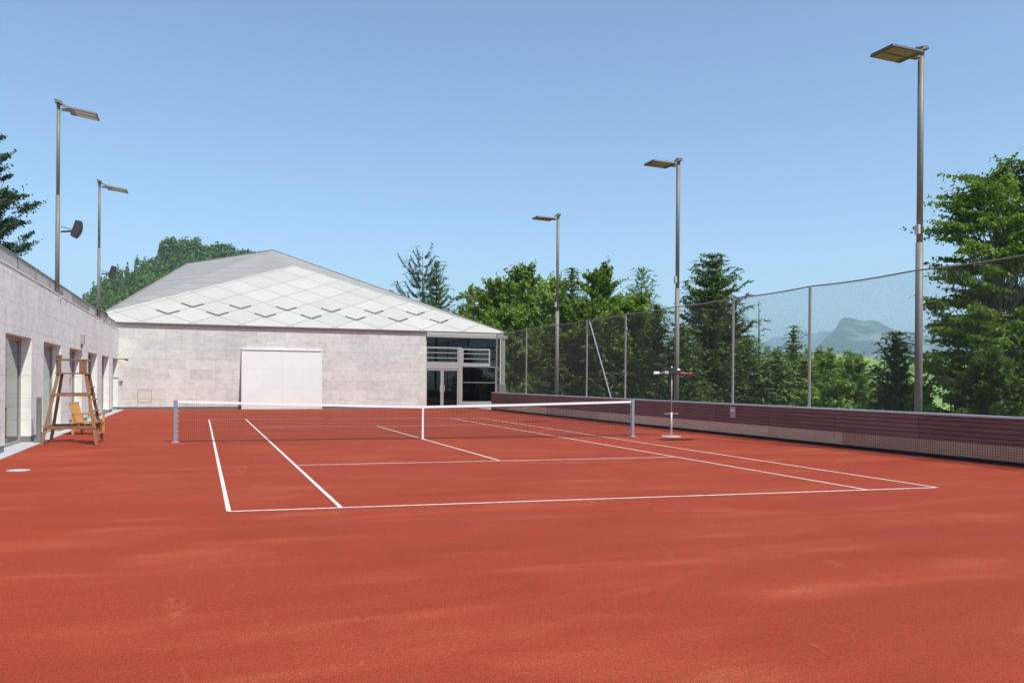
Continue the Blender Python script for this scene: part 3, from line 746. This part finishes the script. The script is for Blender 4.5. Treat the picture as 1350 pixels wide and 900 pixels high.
# ------------------------------------------------------------------ stand with round base
sd = thing('pole_stand', 'slim pale stand on round base carrying a dark bar with red and white ends', 'stand', (7.42, -.65, 0))
q = MB(); q.tube([(0, 0, 0), (0, 0, .008), (0, 0, .014)], .30, 28, .28); q.build('base_plate', M['galv'], sd)
q = MB(); q.tube([(0, 0, .03), (0, 0, .72)], .030, 12); q.build('lower_tube', M['galv'], sd, smooth=True)
q = MB(); q.tube([(0, 0, .72), (0, 0, 2.10)], .019, 12); q.build('upper_tube', M['galv'], sd, smooth=True)
q = MB(); q.tube([(-.24, 0, .68), (.24, 0, .68)], .007, 8); q.build('crossbar', M['galv'], sd)
q = MB(); q.tube([(-.50, -.01, 1.885), (.60, -.01, 1.885)], .020, 8); q.build('arm', M['pole'], sd)
q = MB(); q.box(-.20, -.13, 1.85, .24, .10, 1.965); q.box(-.11, -.10, 1.965, .16, .10, 2.05); q.build('head', M['dark'], sd, bevel=.012)
q = MB(); q.tube([(-.62, -.01, 1.885), (-.45, -.01, 1.885)], .045, 12); q.build('white_cup', M['white'], sd)
q = MB(); q.tube([(.56, -.01, 1.875), (.68, -.01, 1.875)], .052, 12); q.build('red_cup', M['redcup'], sd)
q = MB(); q.tube([(.26, -.01, 1.88), (.40, -.01, 1.88)], .058, 12); q.build('red_cup', M['redcup'], sd)
q = MB(); q.box(-.30, -.13, 1.87, -.18, .02, 1.95); q.build('clamp', M['galv'], sd)
q = MB(); q.tube([(.10, -.12, 1.99), (.20, -.12, 1.99)], .035, 10); q.build('knob', M['white'], sd)

# ------------------------------------------------------------------ foliage
def quads(C, Nn, T, a, b):
    """leaf faces: centre C, normal N, long axis T, half sizes a,b"""
    Nn = Nn / (np.linalg.norm(Nn, axis=1, keepdims=True) + 1e-9)
    T = T - Nn * (T * Nn).sum(1, keepdims=True); T = T / (np.linalg.norm(T, axis=1, keepdims=True) + 1e-9)
    B = np.cross(Nn, T); a = a[:, None]; b = b[:, None]
    V = np.stack([C - T * a, C - B * b + T * a * .1, C + T * a, C + B * b + T * a * .1], 1)
    k = len(C); return V.reshape(-1, 3), np.arange(4 * k).reshape(k, 4)
def limb(mb, a, b, r0, r1, bend=.12, k=4):
    a = Vector(a); b = Vector(b); L = (b - a).length
    off = Vector((random.uniform(-1, 1), random.uniform(-1, 1), random.uniform(.1, .8))) * L * bend
    pts = [a.lerp(b, i / k) + off * math.sin(math.pi * i / k) for i in range(k + 1)]
    mb.tube(pts, r0, 6, r1, caps=False); return pts
def broadleaf(name, label, loc, H, Rw, lm, seed, leaves=9000, clumps=70, ls=.11, trunk_r=.16, low=.15, lean=0, sparse=0., group=None, flat=.55, cs=.15, bark='bark', layer=1.):
    random.seed(seed); r = np.random.RandomState(seed)
    root = thing(name, label, 'tree' if name != 'shrub' else 'shrub', loc, group)
    tb = MB(); top_ = Vector((lean * Rw, random.uniform(-.1, .1) * Rw, H * .93))
    nt_ = 1 if name == 'shrub' or random.random() < .5 else 2
    tr_ = limb(tb, (0, 0, -1.0), top_, trunk_r, .02, .03, 8)
    if nt_ == 2: limb(tb, tr_[2], top_ + Vector((Rw * .4, -.2 * Rw, -H * .12)), trunk_r * .6, .02, .05, 6)
    clumps = int(clumps * 1.7); leaves = int(leaves * 1.25); cz = []; k = 0
    while len(cz) < clumps:
        k += 1
        t_ = low + (1 - low) * r.rand()
        prof = math.sin(math.pi * min(1, (t_ - low) / (1 - low) * .80 + .16)) ** .7
        a = r.rand() * 2 * math.pi; rad = Rw * prof * math.sqrt(r.uniform(.05, 1)) * (1 + .28 * math.sin(3 * a + seed) + .18 * math.sin(5 * t_ * 6 + seed))
        p = np.array([rad * math.cos(a) + lean * Rw * t_, rad * math.sin(a), t_ * H])
        if sparse and r.rand() < sparse and rad < .4 * Rw: continue
        cz.append(p)
    cz = np.array(cz)
    for p in cz:
        i = int(np.clip((p[2] / H - .15) * 8, 0, 7)); s0 = Vector(tr_[i])
        limb(tb, s0, p, trunk_r * .30 * (1 - p[2] / H * .6), .008, .08, 3)
    sz = r.uniform(.55, 1.5, clumps) * Rw * cs + .08
    w = sz ** 2; cnt = np.maximum(12, (leaves * w / w.sum()).astype(int))
    ci = np.repeat(np.arange(clumps), cnt); n_ = len(ci)
    d = r.normal(size=(n_, 3)) * .52
    hub = np.stack([lean * Rw * cz[:, 2] / H, 0 * cz[:, 0], cz[:, 2] - .35 * np.hypot(cz[:, 0], cz[:, 1]) - .4], 1)
    ou = cz - hub; ou /= np.linalg.norm(ou, axis=1, keepdims=True) + .01
    ou[:, 2] *= layer; ou += r.normal(size=ou.shape) * np.array([.22, .22, .22 * layer]); ou /= np.linalg.norm(ou, axis=1, keepdims=True)
    sidev = np.cross(ou, np.array([0, 0, 1.])); sidev /= np.linalg.norm(sidev, axis=1, keepdims=True) + .01
    upv = np.cross(sidev, ou); out = ou.copy(); out[:, 2] = 0
    taper = np.clip(1.15 - .45 * (d[:, :1] + .6), .35, 1.4)
    Cc = cz[ci] + (ou[ci] * d[:, :1] * 1.55 + sidev[ci] * d[:, 1:2] * taper + upv[ci] * d[:, 2:3] * flat * taper) * sz[ci][:, None]
    Cc[:, 2] -= .16 * sz[ci] * (d[:, 1] ** 2)
    Nn = r.normal(size=(n_, 3)) * .75 + np.array([0, 0, .9]) + out[ci] * .4
    T = r.normal(size=(n_, 3)); s = ls * r.uniform(.6, 1.3, n_)
    V, F_ = quads(Cc, Nn, T, s, s * .55)
    tb.build('trunk', M[bark], root)
    raw_mesh('crown', V, F_, M[lm], root)
    return root
def conifer(name, label, loc, H, Rw, lm, seed, levels=34, per=7, droop=.25, dens=1., low=.06, bare=0., up=.35, group=None, trunk_r=.14, nl=.13, power=.85, skirt=1.):
    random.seed(seed); r = np.random.RandomState(seed)
    root = thing(name, label, 'tree', loc, group)
    tb = MB(); tb.tube([(0, 0, -1.0), (.03, 0, H * .5), (0, .02, H)], trunk_r, 8, .012, caps=False)
    Cs, Ns, Ts, As, Bs = [], [], [], [], []
    for i in range(levels):
        t_ = low + (1 - low) * (i + r.rand() * .5) / levels
        z = t_ * H; rad = Rw * ((1 - t_) ** power) * r.uniform(.85, 1.08) + .05
        np_ = max(4, int(per * (1 if t_ < .85 else .7)))
        a0 = r.rand() * 6.28
        for j in range(np_):
            if r.rand() < bare * .5: continue
            a = a0 + 6.283 * j / np_ + r.uniform(-.25, .25); L = rad * r.uniform(.5, 1.22) * (1 if r.rand() > .10 else 1.3)
            dr = droop * r.uniform(.6, 1.4); dx, dy = math.cos(a), math.sin(a)
            def pt(s): return np.array([dx * L * s, dy * L * s, z + L * (-dr * math.sin(s * 1.9) + up * s * s * .55 * (1 + t_))])
            tb.tube([pt(0), pt(.5), pt(1.)], .022 * (1 - t_) + .006, 4, .004, caps=False)
            ns = max(4, int(L / .085 * dens))
            s = np.linspace(.12 if bare == 0 else .3, 1.02, ns)
            s = s[r.rand(ns) > bare * .35]
            for sv in s:
                p = pt(sv); tw = min(.55, (.10 + .34 * L * (1 - sv) ** .7 * .6)) * r.uniform(.7, 1.2)
                for sd_ in (-1, 1):
                    # side twig with needle faces
                    tx, ty = dx * .55 - dy * sd_ * .83, dy * .55 + dx * sd_ * .83
                    m_ = max(1, int(tw / .12))
                    for q_ in range(m_):
                        f = (q_ + .5) / m_
                        Cs.append(p + np.array([tx * tw * f, ty * tw * f, -.16 * tw * f + r.normal() * .02]))
                        Ns.append((r.normal() * .55, r.normal() * .55, 1.)); Ts.append((tx + r.normal() * .25, ty + r.normal() * .25, -.25 + r.normal() * .15)); As.append(nl * r.uniform(.7, 1.25)); Bs.append(.038 * r.uniform(.7, 1.4))
                    if r.rand() < .55 * skirt:
                        Cs.append(p + np.array([0, 0, -.09])); Ns.append((dx + r.normal() * .5, dy + r.normal() * .5, .2)); Ts.append((r.normal() * .3, r.normal() * .3, -1)); As.append(nl * .85); Bs.append(.035)
    V, F_ = quads(np.array(Cs), np.array(Ns, dtype=float), np.array(Ts, dtype=float), np.array(As), np.array(Bs))
    tb.build('trunk', M['bark'], root)
    raw_mesh('crown', V, F_, M[lm], root)
    return root
def base(u, depth):
    p = at(u, HOR, depth); z = float(hgt(np.array(p.x), np.array(p.y))); return Vector((p.x, p.y, z))
def ht(u, v, depth): return at(u, v, depth).z - base(u, depth).z
G1 = 'broadleaf trees beyond the fence'; G2 = 'conifers beyond the fence'
def BT(u, v, dep, hw, lab, lm, seed, **k):
    return broadleaf(k.pop('name', 'broadleaf_tree'), lab, base(u, dep), ht(u, v, dep), hw / FPX * dep, lm, seed, group=k.pop('group', G1), **k)
def CT(u, v, dep, hw, lab, lm, seed, **k):
    return conifer(k.pop('name', 'conifer_tree'), lab, base(u, dep), ht(u, v, dep), hw / FPX * dep, lm, seed, group=k.pop('group', G2), **k)

# behind the hall roof
CT(556, 331, 74, 52, 'bare-branched spruce rising behind the right slope of hall roof', 'needle_blue', 21, levels=13, per=6, bare=.22, droop=.10, up=.85, power=.45, skirt=.8, low=.3, nl=.16, dens=1.3, name='spruce_tree')
CT(574, 342, 70, 40, 'dense dark young spruce in front of bare one behind hall roof', 'needle', 22, levels=22, per=7, droop=.1, up=.7, low=.3, power=.7, nl=.16, dens=1.2, name='spruce_tree')
# leafy group right of the hall
BT(622, 378, 68, 26, 'thin airy leafy tree nearest to the hall roof end', 'leaf_pale', 31, leaves=5000, clumps=90, low=.4, ls=.14, sparse=.5, cs=.10, bark='bark_grey')
BT(652, 374, 64, 34, 'leafy tree between the thin airy tree and the tall wispy one', 'leaf', 32, leaves=15000, clumps=90, ls=.14, low=.25)
BT(690, 355, 62, 40, 'tall wispy leafy tree with windswept top left of far lamp pole', 'leaf', 33, leaves=18000, clumps=110, ls=.14, low=.2, cs=.13)
BT(728, 374, 58, 42, 'rounded bright green leafy tree directly behind the far right lamp pole', 'leaf_pale', 34, leaves=18000, clumps=110, ls=.13, low=.15)
BT(672, 408, 56, 40, 'low bushy leafy tree at the far end of the mesh fence', 'leaf', 35, leaves=16000, clumps=100, ls=.12, low=.05)
CT(753, 352, 56, 34, 'dark spruce with pale leafy neighbours right of far lamp pole', 'needle', 36, levels=46, per=8, name='spruce_tree')
BT(790, 356, 54, 38, 'leafy tree with open crown behind the fence brace', 'leaf', 37, leaves=16000, clumps=100, ls=.13, low=.15, cs=.13)
BT(770, 400, 50, 40, 'lower leafy tree filling the gap behind the diagonal brace', 'leaf_beech', 38, leaves=16000, clumps=90, ls=.12, low=.05)
CT(845, 352, 50, 40, 'light green open fir left of the middle lamp pole', 'needle_lt', 39, levels=26, per=6, bare=.25, up=.6, droop=.15, power=.6, low=.3, name='fir_tree')
BT(835, 392, 47, 46, 'leafy tree under the open fir left of middle lamp pole', 'leaf', 40, leaves=17000, clumps=100, ls=.12, low=.02)
CT(725, 425, 49, 34, 'squat dark conifer behind the far fence panels', 'needle', 41, levels=30, per=8, name='spruce_tree')
CT(865, 400, 44, 34, 'narrow dark conifer hugging the middle lamp pole', 'needle', 42, levels=36, per=8, name='spruce_tree')
CT(938, 333, 42, 66, 'largest dark spruce right of the middle lamp pole', 'needle', 43, levels=34, per=10, droop=.24, up=.42, power=.55, dens=1.3, nl=.17, trunk_r=.2, name='spruce_tree')
CT(900, 430, 36, 44, 'dark low spruce in front of the largest spruce', 'needle', 44, levels=32, per=9, name='spruce_tree')
CT(985, 445, 38, 38, 'light green bushy fir at the right foot of largest spruce', 'needle_lt', 45, levels=34, per=8, droop=.3, power=.6, name='fir_tree')
q_ = CT(1000, 396, 46, 12, 'dead grey leafless spruce spire against the pale sky', 'needle', 46, levels=26, per=4, bare=1.6, low=.3, droop=.1, skirt=0, power=.3, name='dead_tree', dens=.4, trunk_r=.1)
CT(1046, 428, 44, 26, 'small slender fir top in front of far mountains', 'needle_lt', 47, levels=30, per=6, power=.9, bare=.15, up=.4, name='fir_tree')
CT(1024, 462, 37, 34, 'pale broad young fir just below and left of the slender fir top', 'needle_lt', 48, levels=24, per=8, droop=.25, up=.4, power=.65, dens=1.2, nl=.15, name='fir_tree')
CT(1060, 474, 38, 30, 'short pale fir between slender fir top and next fence post', 'needle_lt', 56, levels=24, per=8, droop=.25, up=.4, power=.65, dens=1.2, nl=.15, name='fir_tree')
CT(968, 415, 44, 34, 'medium dark spruce leaning against the right side of largest spruce', 'needle', 57, levels=28, per=8, droop=.2, up=.4, power=.7, dens=1.1, nl=.15, name='spruce_tree')
CT(805, 415, 46, 34, 'medium dark spruce behind the foot of the diagonal brace', 'needle', 58, levels=28, per=8, droop=.2, up=.4, power=.7, dens=1.1, nl=.15, name='spruce_tree')
BT(1085, 470, 40, 34, 'pale leafy bush tree right of the second fence post from the right', 'leaf_pale', 49, leaves=12000, clumps=80, ls=.11, low=.02)
BT(1125, 476, 44, 38, 'broad pale green bush tree under the big mountain', 'leaf_pale', 50, leaves=13000, clumps=90, ls=.12, low=.02)
BT(1105, 500, 33, 40, 'low pale shrub just above wall below big mountain', 'leaf_pale', 51, leaves=10000, clumps=70, ls=.10, low=.02, name='shrub')
CT(1181, 434, 38, 46, 'dark layered fir standing left of the tall right lamp pole', 'needle', 52, levels=20, per=9, droop=.2, up=.6, power=.7, dens=1.3, nl=.15, name='fir_tree')
BT(1185, 492, 44, 26, 'pale bush behind the dark layered fir', 'leaf_pale', 53, leaves=6000, clumps=50, ls=.12, low=.02, name='shrub')
BT(1213, 505, 34, 20, 'small pale shrub at the foot of tall right lamp pole', 'leaf_pale', 54, leaves=5000, clumps=40, ls=.10, low=.02, name='shrub')
# the big beeches
BT(1308, 226, 31, 80, 'big dark beech with layered crown right of tall lamp pole', 'leaf_beech', 61, leaves=36000, clumps=105, ls=.085, low=.12, trunk_r=.22, flat=.20, cs=.20, sparse=.55, bark='bark_grey', layer=.25)
BT(1372, 212, 34, 90, 'tall beech partly cut off by the right picture edge', 'leaf_dark', 62, leaves=34000, clumps=100, ls=.09, low=.08, trunk_r=.22, flat=.20, cs=.19, sparse=.5, bark='bark_grey', layer=.25)
BT(1300, 470, 27, 52, 'low leafy undergrowth tree under the big beech', 'leaf_dark', 63, leaves=9000, clumps=60, ls=.08, low=.02, name='shrub')
# left pine on the terrace side
pp = at(-38, HOR, 42); 
broadleaf('pine_tree', 'dark pine at the left edge rising behind the railing', (pp.x, pp.y, 3.8), at(-38, 160, 42).z - 3.8, 2.05, 'needle_blue', 71, leaves=48000, clumps=130, ls=.085, low=.03, flat=.6, cs=.13, trunk_r=.2, sparse=.1)
# small far trees on the right meadow hill
for k, (u, v) in enumerate(((1118, 463), (1128, 466), (1092, 462), (1064, 460), (1012, 458), (1025, 457), (1040, 460), (1215, 478), (1232, 477), (1260, 474), (1290, 474), (1330, 470))):
    dep = 520 + 12 * (k % 3); p = at(u, v + 9, dep); hgt_ = 9 / FPX * dep
    broadleaf('far_tree', 'small round hazy tree on far meadow crest, number unclear among its row', (p.x, p.y, p.z - 2), hgt_ + 2, 2.8, 'leaf', 80 + k, leaves=900, clumps=16, ls=.5, trunk_r=.25, low=.1, group='tiny trees on the far meadow crest', cs=.35)
for o_ in list(COL.objects):
    if o_.name.startswith('far_tree'): o_['label'] = 'tiny hazy broadleaf tree on the far meadow crest below the mountains'

# wooded hill: crowns packed over the slope, one mass
r = np.random.RandomState(5); Vs, Fs, k0 = [], [], 0
nu, nd = PH.shape[:2]
for i in range(2800):
    a, b = r.uniform(0, nu - 2), r.uniform(nd * .12, nd * .62)
    ia, ib = int(a), int(b); p = PH[ia, ib] * (1 - (a - ia)) + PH[ia + 1, ib] * (a - ia)
    p = p * (1 - (b - ib)) + PH[ia, min(nd - 1, ib + 1)] * (b - ib)
    h_ = r.uniform(3.5, 7.0); w_ = r.uniform(1.4, 2.6); n_ = 48
    con = r.rand() < .3
    d = r.normal(size=(n_, 3)); d /= np.linalg.norm(d, axis=1, keepdims=True); d *= r.uniform(.65, 1.05, (n_, 1))
    if con:
        t_ = (d[:, 2:3] + 1) / 2; d[:, :2] *= (1.05 - t_) * 1.1; h_ *= 1.25; w_ *= .7
    Cc = p + np.array([0, 0, h_ * .45]) + d * np.array([w_, w_, h_ * .55])
    V, F_ = quads(Cc, d + r.normal(size=(n_, 3)) * .4, r.normal(size=(n_, 3)), r.uniform(.45, .85, n_), r.uniform(.3, .6, n_))
    Vs.append(V); Fs.append(F_ + k0); k0 += len(V)
# the taller stand on the summit
for (u0, u1, vt, cnt) in ((213, 262, 312, 60), (262, 285, 322, 26), (286, 305, 318, 16), (300, 342, 328, 26)):
    for i in range(cnt):
        u = r.uniform(u0, u1); dep = 420 + r.uniform(-12, 12); topv = vt + r.uniform(0, 9); p = np.array(at(u, 342, dep)); h_ = (342 - topv) / FPX * dep + 2; w_ = r.uniform(1.6, 3.0); n_ = 160
        d = r.normal(size=(n_, 3)); d /= np.linalg.norm(d, axis=1, keepdims=True); d *= r.uniform(.6, 1.05, (n_, 1))
        Cc = p + np.array([0, 0, h_ * .5 - 2]) + d * np.array([w_, w_, h_ * .52])
        V, F_ = quads(Cc, d + r.normal(size=(n_, 3)) * .4, r.normal(size=(n_, 3)), r.uniform(.45, .85, n_), r.uniform(.3, .6, n_))
        Vs.append(V); Fs.append(F_ + k0); k0 += len(V)
tag(raw_mesh('hill_forest', np.concatenate(Vs), np.concatenate(Fs), leaf('forest_leaf', (.04, .085, .018), (.17, .26, .05), .25)), kind='stuff')

# ------------------------------------------------------------------ haze
hm = bpy.data.materials.new('haze_air'); hm.use_nodes = True; n = N(hm); n.t.nodes.remove(n.b)
pv = n.n('VolumePrincipled'); pv.inputs['Color'].default_value = (.60, .79, 1, 1); pv.inputs['Density'].default_value = .00023; pv.inputs['Anisotropy'].default_value = .15
n.l(pv.outputs[0], n.out.inputs['Volume'])
hz = MB().box(-9400, -9400, -90, 9400, 9400, 480).build('haze', hm); tag(hz, kind='stuff')

for o_ in ABS: del o_['_abs']
